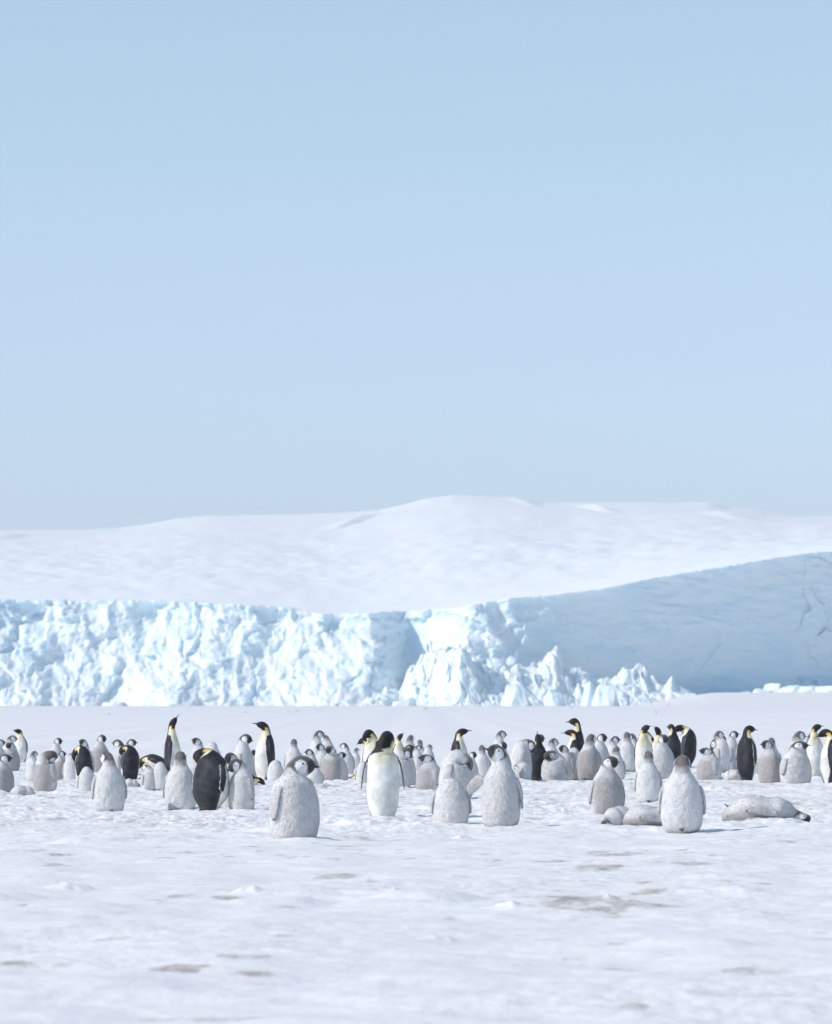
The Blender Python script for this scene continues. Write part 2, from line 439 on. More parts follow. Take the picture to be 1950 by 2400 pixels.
# ------------------------------------------------------------------ ice blocks at the foot of the cliff
def block_mesh(seed, spiky):
    rnd = random.Random(seed)
    bm = bmesh.new()
    pts = []
    for i in range(16):
        a = rnd.uniform(0, 2 * math.pi); z = rnd.uniform(0, 1) ** (1.5 if spiky else 1)
        r = (1 - 0.75 * z if spiky else 1 - 0.3 * z) * rnd.uniform(0.75, 1.05)
        pts.append(bm.verts.new((r * math.cos(a), r * math.sin(a), z + 0.0)))
    for a in range(6): pts.append(bm.verts.new((math.cos(a * 1.05), math.sin(a * 1.05), -0.15)))
    bmesh.ops.convex_hull(bm, input=bm.verts)
    loose = [v for v in bm.verts if not v.link_faces]
    if loose: bmesh.ops.delete(bm, geom=loose, context='VERTS')
    bmesh.ops.triangulate(bm, faces=bm.faces)
    bmesh.ops.subdivide_edges(bm, edges=bm.edges, cuts=3, use_grid_fill=True)
    from mathutils import noise as mn
    for v in bm.verts:
        p = v.co * 2.3 + Vector((seed * 7.1, 0, 0))
        v.co += v.normal * (0.10 * mn.noise(p) + 0.06 * mn.noise(p * 2.7))
    me = bpy.data.meshes.new("ice_block")
    bm.to_mesh(me); bm.free()
    at = me.attributes.new("blue", 'FLOAT', 'POINT')
    at.data.foreach_set("value", np.full(len(me.vertices), 0.12, np.float32))
    me.materials.append(ICE)
    return me

BLOCKS = [  # px, top, width, distance, spiky, label
 (1212, 1602, 76, 1104, 0, "largest flat-faced ice block with shaded blue side at the cliff foot"),
 (1302, 1614, 60, 1106, 0, "low shaded ice block just right of the largest flat-faced block"),
 (1382, 1590, 44, 1110, 1, "bright triangular ice block beneath the left end of the shaded wall"),
 (1420, 1604, 66, 1106, 0, "wide ice slab between the triangular block and the twin peaked ice"),
 (1572, 1612, 30, 1116, 1, "outermost ice spike on the right end of the broken ice heap"),
 (1786, 1612, 50, 1150, 0, "leftmost ice lump of the low ridge at the right edge"),
 (1812, 1600, 54, 1152, 0, "highest ice lump of the low ridge at the right edge"),
 (1852, 1606, 72, 1150, 0, "broad ice lump in the middle of the low right ridge"),
 (1895, 1604, 64, 1148, 0, "flat-topped ice lump towards the end of the low right ridge"),
 (1940, 1607, 70, 1146, 0, "ice lump cut by the right edge of the picture"),
 (1745, 1620, 40, 1156, 0, "small ice lump standing apart left of the low right ridge"),
 (948, 1632, 60, 1104, 0, "low blue ice lump under the dark hollow in the cliff"),
 (268, 1645, 70, 1098, 0, "low ice lump at the cliff foot on the left side"),
]
bm_cache = [block_mesh(i, i % 2) for i in range(12)]
for i, (px, top, w, d, sp, lab) in enumerate(BLOCKS):
    o = bpy.data.objects.new("ice_block", bm_cache[(2 * (i % 6)) + (1 if sp else 0)])
    col.objects.link(o)
    x = (px - 975) * d / FPX
    zb = float(macro(x, d))
    h = (HY - top) / FPX * d + CH - zb
    r = w * d / FPX * 0.56
    o.location = (x, d, zb - 0.15)
    o.scale = (r, r * 0.9, h + 0.15)
    o.rotation_euler = (0, 0, i * 1.7)
    o["label"] = lab; o["category"] = "ice block"; o["group"] = "ice blocks fallen at the foot of the cliff"

# ------------------------------------------------------------------ penguins
def down_material():
    m, t, b = new_mat("chick_down")
    at = N(t, 'ShaderNodeAttribute', attribute_name="col").outputs['Color']
    co = t.nodes.new('ShaderNodeTexCoord').outputs['Object']
    f = noise(t, co, 9.0, 5, 0.65)
    f2 = noise(t, co, 55.0, 3, 0.6)
    g = ramp(t, f, [(0.3, (0.86, 0.86, 0.875)), (0.65, (1.07, 1.06, 1.05))])
    g2 = ramp(t, f2, [(0.35, (0.95, 0.95, 0.955)), (0.65, (1.03, 1.03, 1.03))])
    t.links.new(mix(t, 1.0, mix(t, 1.0, at, g, 'MULTIPLY'), g2, 'MULTIPLY'), b.inputs['Base Color'])
    b.inputs['Roughness'].default_value = 1.0
    b.inputs['Specular IOR Level'].default_value = 0.1
    b.inputs['Sheen Weight'].default_value = 0.35
    b.inputs['Sheen Roughness'].default_value = 0.6
    bp = N(t, 'ShaderNodeBump', Strength=0.3, Distance=0.012)
    mp = N(t, 'ShaderNodeMapping'); mp.inputs['Scale'].default_value = (1, 1, 0.45)
    t.links.new(co, mp.inputs['Vector'])
    t.links.new(noise(t, mp.outputs[0], 48.0, 4, 0.7), bp.inputs['Height'])
    t.links.new(bp.outputs[0], b.inputs['Normal'])
    return m

def plumage_material():
    m, t, b = new_mat("adult_plumage")
    at = N(t, 'ShaderNodeAttribute', attribute_name="col").outputs['Color']
    co = t.nodes.new('ShaderNodeTexCoord').outputs['Object']
    g = ramp(t, noise(t, co, 6.0, 5, 0.65), [(0.32, (0.70, 0.70, 0.71)), (0.7, (1.12, 1.12, 1.14))])
    t.links.new(mix(t, 1.0, at, g, 'MULTIPLY'), b.inputs['Base Color'])
    b.inputs['Roughness'].default_value = 0.6
    b.inputs['Specular IOR Level'].default_value = 0.22
    b.inputs['Sheen Weight'].default_value = 0.05
    bp = N(t, 'ShaderNodeBump', Strength=0.25, Distance=0.006)
    mp = N(t, 'ShaderNodeMapping'); mp.inputs['Scale'].default_value = (1, 1, 0.4)
    t.links.new(co, mp.inputs['Vector'])
    t.links.new(noise(t, mp.outputs[0], 70.0, 3, 0.6), bp.inputs['Height'])
    t.links.new(bp.outputs[0], b.inputs['Normal'])
    return m

def simple_material(name, colr, rough):
    m, t, b = new_mat(name)
    co = t.nodes.new('ShaderNodeTexCoord').outputs['Object']
    c2 = tuple(min(1, c * 1.6 + 0.004) for c in colr)
    t.links.new(ramp(t, noise(t, co, 30, 2), [(0.4, colr), (0.7, c2)]), b.inputs['Base Color'])
    b.inputs['Roughness'].default_value = rough
    return m

def beak_material():
    m, t, b = new_mat("beak_horn")
    at = N(t, 'ShaderNodeAttribute', attribute_name="col").outputs['Color']
    t.links.new(at, b.inputs['Base Color'])
    b.inputs['Roughness'].default_value = 0.35
    return m

DOWN, PLUME, HORN, EYEM = down_material(), plumage_material(), beak_material(), simple_material("eye_dark", (0.012, 0.010, 0.010), 0.25)

# stations along the spine from tail to face: arclength, half width, depth to the front, depth to the back
ADULT = [(0.0, .090, .080, .070), (.02, .125, .115, .095), (.06, .148, .145, .115), (.14, .174, .176, .138), (.26, .190, .198, .152), (.40, .194, .196, .158), (.54, .188, .176, .155),
         (.65, .170, .146, .140), (.73, .140, .114, .118), (.79, .110, .090, .094), (.85, .086, .076, .078), (.90, .073, .069, .070), (.95, .068, .067, .068), (1.0, .064, .064, .063), (1.045, .052, .052, .050), (1.08, .033, .034, .033), (1.10, .016, .018, .018)]
CHICK = [(0.0, .17, .16, .15), (.02, .215, .20, .185), (.06, .247, .235, .215), (.15, .277, .265, .240), (.28, .290, .275, .248), (.42, .282, .262, .245), (.54, .258, .235, .228),
         (.64, .224, .202, .202), (.72, .184, .168, .172), (.79, .148, .138, .142), (.85, .124, .120, .120), (.91, .115, .112, .113), (.98, .110, .107, .109), (1.04, .094, .092, .092), (1.09, .063, .061, .061), (1.115, .032, .034, .034)]
CFG = dict(
    adult=dict(st=ADULT, n0=.66, n1=.86, h0=.87, h1=1.00, hp=82, sh=.685, fl=.40, fw=.040, ft=.010, beak=.082, br=.0135, eye=(1.015, 128, .007), vox=.0085),
    chick=dict(st=CHICK, n0=.60, n1=.82, h0=.83, h1=1.00, hp=84, sh=.60, fl=.37, fw=.060, ft=.026, beak=.062, br=.018, eye=(.995, 104, .0115), vox=.0115))

def cat(xs, ys, x):
    """smooth interpolation (monotone-ish Catmull-Rom)"""
    xs = np.array(xs); ys = np.array(ys)
    m = np.gradient(ys, xs)
    i = np.clip(np.searchsorted(xs, x) - 1, 0, len(xs) - 2)
    h = xs[i + 1] - xs[i]; t = (x - xs[i]) / h
    return ((2*t**3 - 3*t**2 + 1) * ys[i] + (t**3 - 2*t**2 + t) * h * m[i] + (-2*t**3 + 3*t**2) * ys[i+1] + (t**3 - t**2) * h * m[i+1])

def chain(c, pose):
    """centre line with frames; bends are spread over the torso, neck and head"""
    S = c['st'][-1][0]
    n = 170
    ss = np.linspace(0, S, n)
    lie = pose.get('lie', 0)
    lean = R(pose.get('lean', 0))
    T = Vector((math.sin(lean), 0, math.cos(lean))); F = Vector((math.cos(lean), 0, -math.sin(lean))); L = Vector((0, 1, 0))
    P = Vector((0, 0, 0.0))
    if lie: T = Vector((1, 0, 0)); F = Vector((0, 0, -1)); P = Vector((-S * 0.45, 0, 0.17 if c is CFG['chick'] else .13))
    b0, b1 = .10, c['n0']
    out = []
    ds = ss[1] - ss[0]
    sink = pose.get('sink', .30 if c is CFG['chick'] else .15)
    for s in ss:
        out.append((P.copy(), T.copy(), F.copy(), L.copy()))
        bend = tw = lat = 0.0
        if b0 < s <= b1: bend += R(pose.get('back', 0)) * ds / (b1 - b0); lat += R(pose.get('backside', 0)) * ds / (b1 - b0)
        if c['n0'] < s <= c['n1']:
            bend += R(pose.get('neck', 0)) * ds / (c['n1'] - c['n0'])
            lat += R(pose.get('side', 0)) * ds / (c['n1'] - c['n0'])
            tw += R(pose.get('twist', 0)) * ds / (c['n1'] - c['n0'])
        if c['h0'] < s <= c['h1']:
            bend += R(c['hp'] + pose.get('head', 0)) * ds / (c['h1'] - c['h0'])
            tw += R(pose.get('roll', 0)) * ds / (c['h1'] - c['h0'])
        if tw:
            F, L = (F * math.cos(tw) + L * math.sin(tw)), (L * math.cos(tw) - F * math.sin(tw))
        if bend:
            T, F = (T * math.cos(bend) + F * math.sin(bend)), (F * math.cos(bend) - T * math.sin(bend))
        if lat:
            T, L = (T * math.cos(lat) + L * math.sin(lat)), (L * math.cos(lat) - T * math.sin(lat))
        P = P + T * (ds * (1 - (sink if c['n0'] + .04 < s <= c['h0'] else 0)))
    return ss, out

def lerp3(a, b, f):
    f = f[..., None]
    return a * (1 - f) + b * f

def body_color(kind, c, s, th, pose):
    """plumage pattern and body tones; s along the spine, th in degrees from the front (0) to the back (180)"""
    a = np.abs(th)
    A = lambda *v: np.broadcast_to(np.array(v, float), s.shape + (3,))
    if kind == 'adult':
        cream = lerp3(A(.80, .79, .74), A(.80, .74, .52), sstep(.50, .74, s) * sstep(85, 40, a))
        colr = lerp3(cream, A(.82, .72, .36), sstep(.70, .80, s) * sstep(110, 50, a) * .75)
        back = lerp3(A(.030, .030, .036), A(.014, .014, .017), sstep(.70, .80, s))
        edge = 96 + 4 * np.sin(s * 9) - 22 * sstep(.30, .0, s) - 10 * sstep(.60, .70, s) + 14 * sstep(.74, .82, s)
        ib = sstep(edge - 2, edge + 3, a)
        line = sstep(edge - 3, edge, a) * sstep(edge + 12, edge + 6, a) * sstep(.45, .60, s) * (s < .80)
        colr = lerp3(colr, back, ib)
        colr = lerp3(colr, A(.012, .012, .014), line)
        head = sstep(.868, .880, s + .045 * sstep(100, 150, a) - .020 * sstep(40, 0, a))
        colr = lerp3(colr, A(.016, .016, .019), head)
        # ear patch: yellow crescent behind the cheek, paler as it runs down to the breast
        p = sstep(.775, .80, s) * sstep(.935, .915, s + .0006 * (a - 95) * 1.0) * sstep(66 - 60 * sstep(.87, .82, s), 80 - 60 * sstep(.87, .82, s), a) * sstep(130, 118, a)
        pc = lerp3(A(.84, .79, .58), A(.86, .60, .14), sstep(.83, .90, s))
        colr = lerp3(colr, pc, p)
    else:
        back = A(.70, .69, .685); belly = A(.42, .395, .39) if pose.get('dark') else A(.60, .59, .585)  # belly side set darker than the back
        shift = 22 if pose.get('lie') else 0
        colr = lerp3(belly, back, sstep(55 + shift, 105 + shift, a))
        colr = lerp3(colr, A(.72, .715, .715), sstep(.55, .72, s) * .5)
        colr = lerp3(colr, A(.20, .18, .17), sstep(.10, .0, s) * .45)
        hood = A(.060, .050, .048)
        # nape fades into the hood, the hood is black round the white mask
        nape = sstep(.76, .88, s) * sstep(95, 150, a)
        colr = lerp3(colr, A(.30, .27, .265), nape * .85)
        top = sstep(.87, .90, s + .02 * sstep(120, 170, a))
        hoodc = lerp3(hood, A(.17, .145, .14), sstep(120, 165, a) * sstep(1.0, .90, s))
        colr = lerp3(colr, hoodc, top * .97)
        q = ((s - .975) / .068) ** 2 + ((a - 84) / 42) ** 2
        white = sstep(1.12, .88, q)
        throat = sstep(.875, .90, s) * sstep(1.055, 1.03, s) * sstep(74, 60, a)
        # below the cheek the black strap closes the mask behind; the throat stays pale
        mask = np.clip(np.maximum(white, throat * .85), 0, 1)
        colr = lerp3(colr, A(.78, .79, .80), mask)
        colr = lerp3(colr, A(.030, .026, .026), sstep(1.048, 1.066, s))
    return colr

def tube(rings, close=True):
    """rings: list of (n,3) arrays -> verts, quads with closed ends"""
    V = np.concatenate(rings); n = len(rings[0]); m = len(rings)
    Q = []
    for i in range(m - 1):
        for j in range(n):
            k = (j + 1) % n
            Q.append((i*n + j, i*n + k, (i+1)*n + k, (i+1)*n + j))
    f = [tuple(range(n))[::-1], tuple(range((m-1)*n, m*n))]
    return V, Q, f

def flat_tube(path, nrm, wid, ws, ts):
    rings = []
    for p, nn, w_, w, t in zip(path, nrm, wid, ws, ts):
        rings.append(np.array([p + w_ * (w * math.cos(a)) + nn * (t * math.sin(a)) for a in np.linspace(0, 2*math.pi, 14, endpoint=False)]))
    return rings

def add_down(me, co, cv, r1, count=9500):
    """short tufts of down standing out of the skin; they take the skin's normals so that the coat shades softly"""
    nv = len(co)
    nr = np.empty(nv * 3, np.float32); me.vertices.foreach_get("normal", nr); nr = nr.reshape(-1, 3).astype(float)
    lum = cv[:, :3].mean(1)
    idx = r1.choice(nv, count)
    idx = idx[co[idx, 2] > .012]
    n = nr[idx]; m = len(idx)
    up = np.array([0, 0, -1.0])
    tdir = up - n * (n @ up)[:, None]
    d = n * .34 + tdir * .90 + r1.normal(0, .15, (m, 3))
    d /= np.linalg.norm(d, axis=1)[:, None]
    side = np.cross(d, n); side /= np.maximum(np.linalg.norm(side, axis=1), 1e-6)[:, None]
    ln = r1.uniform(.013, .028, m) * np.where(lum[idx] < .2, .45, 1.0) * np.where(lum[idx] > .752, .3, 1.0)
    w = r1.uniform(.0025, .0052, m)
    b = co[idx] - n * .002
    A_ = b - side * w[:, None]; B_ = b + side * w[:, None]; C_ = b + d * ln[:, None]
    C_[:, 2] = np.maximum(C_[:, 2], .002)
    tv = np.stack([A_, B_, C_], 1).reshape(-1, 3)
    tf = np.arange(m * 3).reshape(-1, 3) + nv
    faces = [tuple(p.vertices) for p in me.polygons] + [tuple(f) for f in tf.tolist()]
    new = bpy.data.meshes.new("down")
    new.from_pydata(np.concatenate([co, tv]).tolist(), [], faces); new.update()
    new.polygons.foreach_set("use_smooth", np.ones(len(faces), bool))
    nn = np.concatenate([nr, np.repeat(n, 3, 0)])
    new.normals_split_custom_set_from_vertices(nn.tolist())
    tint = r1.uniform(.98, 1.10, m)
    tc_ = np.repeat(cv[idx], 3, 0); tc_[:, :3] *= np.repeat(tint, 3)[:, None]
    bpy.data.meshes.remove(me)
    return new, np.concatenate([cv, tc_])

MESHES = {}
def build_bird(kind, pose):
    key = (kind, tuple(sorted(pose.items())))
    if key in MESHES: return MESHES[key]
    c = CFG[kind]
    ss, fr = chain(c, pose)
    xs = [r[0] for r in c['st']]
    a = cat(xs, [r[1] for r in c['st']], ss); bf = cat(xs, [r[2] for r in c['st']], ss); bb = cat(xs, [r[3] for r in c['st']], ss)
    fat = pose.get('fat', 1.0)
    fa = 1 + (fat - 1) * (1 - sstep(c['n0'], c['h0'], ss))
    a = a * fa; bf = bf * (1 + (fa - 1) * .7); bb = bb * (1 + (fa - 1) * .5)
    if pose.get('legs'):
        lg = 1 - pose['legs'] * (1 - sstep(.03, .30, ss)); a = a * lg; bf = bf * lg; bb = bb * lg
    if pose.get('hs'):
        hs = 1 + (pose['hs'] - 1) * sstep(.74, .84, ss); a = a * hs; bf = bf * hs; bb = bb * hs
    nth = 72
    th = np.linspace(-180, 180, nth, endpoint=False)
    ct, st_ = np.cos(np.radians(th)), np.sin(np.radians(th))
    if pose.get('lie'):
        g = (0.52 + 0.48 * sstep(-.03, .30, ss)) * (1 + .22 * sstep(.52, .66, ss) * sstep(.88, .76, ss))
        a = a * g * .95; bf = bf * (g * .5 + .5) * (0.8 if kind == 'adult' else .84); bb = bb * g * 1.16
        k_ = int(np.searchsorted(ss, c['n0']))
        zz = bf * .92 - fr[0][0][2]; zz[k_:] = zz[k_]
        fr = [(f[0] + Vector((0, 0, zz[i])), f[1], f[2], f[3]) for i, f in enumerate(fr)]
        fr = [(Vector((f[0].x, f[0].y, max(f[0].z, bf[i] * .9))), f[1], f[2], f[3]) for i, f in enumerate(fr)]
    C = np.array([f[0] for f in fr]); F = np.array([f[2] for f in fr]); L = np.array([f[3] for f in fr]); T = np.array([f[1] for f in fr])
    dep = np.where(ct[None, :] > 0, bf[:, None], bb[:, None])
    V = C[:, None, :] + F[:, None, :] * (dep * ct[None, :])[..., None] + L[:, None, :] * (a[:, None] * st_[None, :])[..., None]
    colr = body_color(kind, c, np.repeat(ss[:, None], nth, 1), np.repeat(th[None, :], len(ss), 0), pose)
    SV, SC = [V.reshape(-1, 3)], [colr.reshape(-1, 3)]
    verts, quads, caps = tube([V[i] for i in range(len(ss))])
    VV, FF = [verts], quads + caps
    off = len(verts)
    def add(rings, cols):
        nonlocal off
        v, q, cp = tube(rings)
        VV.append(v); FF.extend([tuple(i + off for i in f) for f in q + cp]); off += len(v)
        SV.append(v); SC.append(np.concatenate(cols))
    def surf(s, thd, out=0.0):
        i = int(np.clip(round(s / ss[-1] * (len(ss) - 1)), 0, len(ss) - 1))
        t = math.radians(thd)
        d = bf[i] if math.cos(t) > 0 else bb[i]
        nrm = F[i] * (math.cos(t) / d) + L[i] * (math.sin(t) / a[i])
        nrm = nrm / np.linalg.norm(nrm)
        p = C[i] + F[i] * (d * math.cos(t)) + L[i] * (a[i] * math.sin(t))
        return p + nrm * out, nrm
    # flippers
    for side in (-1, 1):
        ab = pose.get('flipR' if side < 0 else 'flipL', pose.get('flip', 1))
        base_th = 96 if kind == 'adult' else 92
        path, nrm, wid, ws, ts = [], [], [], [], []
        nu = 22
        p0, n0 = surf(c['sh'], side * base_th, -0.02)
        for u in np.linspace(0, 1, nu):
            s = c['sh'] - u * c['fl'] * (1.0)
            p, nn = surf(max(s, .03), side * (base_th + 4 * u), (.004 if kind == 'adult' else .008) + .010 * min(1, u * 3))
            # swing outwards about the shoulder
            i = int(np.clip(round(c['sh'] / ss[-1] * (len(ss) - 1)), 0, len(ss) - 1))
            ax = F[i] * side
            v = Vector(p - p0)
            fr_ = min(1, u * 4)
            rotu = Matrix.Rotation(math.radians(ab) * fr_, 3, Vector(ax))
            p = np.array(rotu @ v) + p0
            nn = np.array(rotu @ Vector(nn))
            path.append(p); nrm.append(nn)
            if ab > 25:      # a raised flipper turns its broad side to the front
                pd = np.array(rotu @ v); pd = pd / max(np.linalg.norm(pd), 1e-6)
                cw = np.cross(F[i], pd) if u > .02 else F[i]
                wd = F[i] * .35 + cw * .95 * side * min(1, u * 3) ; wd /= np.linalg.norm(wd)
                nn = np.cross(wd, pd) if u > .02 else nn; nn /= np.linalg.norm(nn)
                nrm[-1] = nn
                wid.append(wd)
            else:
                wid.append(F[i] - nn * np.dot(F[i], nn))
            w = c['fw'] * (1.25 if ab > 25 else 1) * (0.55 + 0.55 * math.sin(math.pi * min(1, (u * .85 + .12)))) * (1 if u < .86 else math.sqrt(max(0.03, 1 - ((u - .86) / .145) ** 2)))
            ws.append(w); ts.append(c['ft'] * (1 - .45 * u) * (1 if u < .93 else .6))
        path = np.array(path)
        wid = [w / np.linalg.norm(w) for w in wid]
        rings = flat_tube(path, nrm, wid, ws, ts)
        cols = []
        ang = np.linspace(0, 2*math.pi, 14, endpoint=False)
        for u, r in zip(np.linspace(0, 1, nu), rings):
            cc = np.zeros((14, 3))
            outer = np.sin(ang) > -0.05
            if kind == 'adult':
                cc[:] = (.72, .72, .70); cc[outer] = (.045, .048, .058)
                cc[np.abs(np.cos(ang) + 1) < .02] = (.16, .16, .17)
                cc[np.cos(ang) > .55] = (.022, .022, .027)
            else:
                g = .62 - .12 * u - (.34 if u > .95 else 0)
                cc[:] = (g, g * .97, g * .96); cc[~outer] *= .6
                cc[np.abs(np.cos(ang)) > .97] = (g * .62, g * .59, g * .58)  # darker outline paints shading round the flipper so its shape reads
            cols.append(cc)
        add(rings, cols)
    # feet and tail
    if not pose.get('lie'):
        fs = 1.0 if kind == 'adult' else 1.05
        fc = (.035, .033, .035)
        for side in (-1, 1):
            for k in (-1, 0, 1):
                rings, cols = [], []
                d0 = np.array((math.cos(.28 * k + .12 * side), math.sin(.28 * k + .12 * side), 0))
                start = np.array((.085 if kind == 'adult' else .15, side * (.066 if kind == 'adult' else .085), .024))
                for u in np.linspace(0, 1, 8):
                    p = start + d0 * (.125 * fs * u); p[2] = .024 - .012 * u
                    r = (.017 - .007 * u) * fs
                    if u == 1: r *= .4
                    rings.append(np.array([p + np.array((-d0[1], d0[0], 0)) * r * math.cos(q) + np.array((0, 0, r * .9 * math.sin(q))) for q in np.linspace(0, 2*math.pi, 8, endpoint=False)]))
                    cols.append(np.tile(fc, (8, 1)))
                add(rings, cols)
    tl = pose.get('tail', 1)
    if tl:
        rings, cols = [], []
        p0, _ = surf(.075, 180, -.03)
        for u in np.linspace(0, 1, 9):
            back = -F[4]; dn = -T[4] if not pose.get('lie') else -T[4]
            L_ = (.13 if kind == 'adult' else .095)
            p = p0 + (back * .75 + dn * .55) * (L_ * u)
            w = (.060 if kind == 'adult' else .055) * (1 - u * .75); t = .022 * (1 - .5 * u)
            rings.append(np.array([p + L[4] * w * math.cos(q) + (T[4] * .7 + back * .5) * t * math.sin(q) for q in np.linspace(0, 2*math.pi, 10, endpoint=False)]))
            g = .03 if kind == 'adult' else .10
            cols.append(np.tile((g, g * .95, g * .95), (10, 1)))
        add(rings, cols)
    VV = np.concatenate(VV)
    VV[:, 2] = np.maximum(VV[:, 2], 0.0)
    SVa = np.concatenate(SV); SVa[:, 2] = np.maximum(SVa[:, 2], 0.0); SCa = np.concatenate(SC)
    # one continuous skin: remesh, then carry the plumage colours over
    me = bpy.data.meshes.new("tmp"); me.from_pydata(VV.tolist(), [], FF); me.update()
    o = bpy.data.objects.new("tmp", me); col.objects.link(o)
    md = o.modifiers.new("r", 'REMESH'); md.mode = 'VOXEL'; md.voxel_size = c['vox'] * pose.get('res', 1.0); md.use_smooth_shade = True
    dg = bpy.context.evaluated_depsgraph_get()
    ev = o.evaluated_get(dg)
    out = bpy.data.meshes.new_from_object(ev)
    bpy.data.objects.remove(o); bpy.data.meshes.remove(me)
    nv = len(out.vertices)
    co = np.empty(nv * 3, np.float32); out.vertices.foreach_get("co", co); co = co.reshape(-1, 3).astype(float)
    kd = kdtree.KDTree(len(SVa))
    for i, p in enumerate(SVa): kd.insert(p, i)
    kd.balance()
    cv = np.empty((nv, 4)); cv[:, 3] = 1
    for i in range(nv):
        idx = kd.find(co[i])[1]
        cv[i, :3] = SCa[idx]
    # soften the colour seams a little along edges, and relax the voxel steps
    ne = len(out.edges)
    ed = np.empty(ne * 2, np.int32); out.edges.foreach_get("vertices", ed); ed = ed.reshape(-1, 2)
    def relax(arr, n, w):
        deg = np.bincount(ed.reshape(-1), minlength=nv)[:, None]
        for _ in range(n):
            acc = np.zeros_like(arr)
            for ch in range(arr.shape[1]):
                acc[:, ch] = np.bincount(ed[:, 0], arr[ed[:, 1], ch], nv) + np.bincount(ed[:, 1], arr[ed[:, 0], ch], nv)
            arr = arr * (1 - w) + acc / np.maximum(deg, 1) * w
        return arr
    cv[:, :3] = relax(cv[:, :3], 1, .35)
    co = relax(co, 3, .5)
    out.vertices.foreach_set("co", co.reshape(-1).astype(np.float32)); out.update()
    nr = np.empty(nv * 3, np.float32); out.vertices.foreach_get("normal", nr); nr = nr.reshape(-1, 3)
    r1 = np.random.RandomState(abs(hash(str(key))) % 100000 if False else (sum(ord(q) for q in str(key)) % 9999))
    ph = r1.uniform(0, 50)
    n3 = lambda f, k: (gnoise(co[:, 0] * f + ph, co[:, 2] * f * .55 + co[:, 1] * f * .8, k) + gnoise(co[:, 1] * f + ph, co[:, 2] * f * .55 - co[:, 0] * f * .5, k + 3)) * .5
    if kind == 'chick':
        face = sstep(.25, .12, cv[:, :3].mean(1)) * .8
        dsp = .013 * n3(6, 1) + .006 * n3(17, 5) + r1.uniform(-.003, .0055, nv)
        dsp = dsp * (1 - face * .5) * (.55 if pose.get('lie') else 1)
    else:
        dsp = .004 * n3(8, 1) + .0012 * n3(40, 5)
    co = co + nr * dsp[:, None]
    if kind == 'adult':      # mottled feathers on the dark parts
        mot = .5 * (fbm(co[:, 0] * 9 + ph, co[:, 2] * 4, 3, 4, .65) + fbm(co[:, 1] * 9 + ph, co[:, 2] * 4, 9, 4, .65))
        dk = sstep(.12, .05, cv[:, :3].mean(1))
        cv[:, :3] *= (1 + dk * np.clip(1.0 * mot + .10, -.3, 1.0))[:, None]
        soil = sstep(.2, .8, fbm(co[:, 0] * 9 + ph, co[:, 2] * 6 + co[:, 1] * 6, 8, 4, .6)) * sstep(.45, .05, co[:, 2]) * (1 - dk)
        cv[:, :3] *= (1 - soil[:, None] * np.array([.10, .16, .28]))
    co[:, 2] = np.maximum(co[:, 2], 0)
    zmin = co[:, 2].min()
    co[:, 2] -= zmin
    out.vertices.foreach_set("co", co.reshape(-1).astype(np.float32)); out.update()
    if kind == 'chick' and pose.get('res', 1) == 1:
        out, cv = add_down(out, co, cv, r1)
    at = out.attributes.new("col", 'FLOAT_COLOR', 'POINT')
    at.data.foreach_set("color", cv.reshape(-1).astype(np.float32))
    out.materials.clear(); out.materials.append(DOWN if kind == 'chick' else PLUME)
    out.name = "penguin_body"
    # beak
    P_, T_, F_, L_ = [np.array(v) for v in fr[-1]]
    P_ = P_ - T_ * .022; P_[2] -= zmin
    rings, cols = [], []
    bl = c['beak'] + .022
    for u in np.linspace(0, 1, 14):
        droop = (.006 if kind == 'adult' else .004) * u + (.020 if kind == 'adult' else .008) * max(0, u - .5) ** 2 * 2
        p = P_ + T_ * (bl * u) + F_ * droop
        w = c['br'] * (1 - .88 * u ** 1.15); h = c['br'] * 1.15 * (1 - .85 * u ** 1.1)
        q = np.linspace(0, 2*math.pi, 16, endpoint=False)
        rings.append(np.array([p + L_ * (w * math.sin(k)) + F_ * (h * math.cos(k)) for k in q]))
        cc = np.tile((.025, .023, .024), (16, 1)).astype(float)
        if kind == 'adult':
            lo = (np.cos(q) > .15) & (np.abs(np.sin(q)) > .3)
            if .25 < u < .75: cc[lo] = (.30, .13, .12)
        cols.append(cc)
    v, qd, cp = tube(rings)
    if pose.get('lie'): v[:, 2] = np.maximum(v[:, 2], 0.004)
    bm_ = bpy.data.meshes.new("beak"); bm_.from_pydata(v.tolist(), [], qd + cp); bm_.update()
    for pl in bm_.polygons: pl.use_smooth = True
    at = bm_.attributes.new("col", 'FLOAT_COLOR', 'POINT')
    cv2 = np.ones((len(v), 4), np.float32); cv2[:, :3] = np.concatenate(cols); at.data.foreach_set("color", cv2.reshape(-1))
    bm_.materials.append(HORN)
    # eyes
    eyes = []
    es, eth, er = c['eye']
    for side in (-1, 1):
        p, nn = surf(es, side * eth, 0.004 if kind == 'chick' else .003)
        p = p.copy(); p[2] -= zmin
        bm = bmesh.new(); bmesh.ops.create_uvsphere(bm, u_segments=12, v_segments=8, radius=er)
        em = bpy.data.meshes.new("eye"); 
        for f in bm.faces: f.smooth = True
        bm.to_mesh(em); bm.free(); em.materials.append(EYEM)
        eyes.append((em, Vector(p)))
    MESHES[key] = (out, bm_, eyes, co)
    return MESHES[key]

def solve_y(by):
    """distance at which the snow surface shows at photograph row by (farthest solution)"""
    ys = np.linspace(300, 30, 4000)
    row = HY + FPX * (CH - macro(np.zeros_like(ys), ys)) / ys
    return float(np.interp(by, row, ys)) if row[0] <= by else 300.0

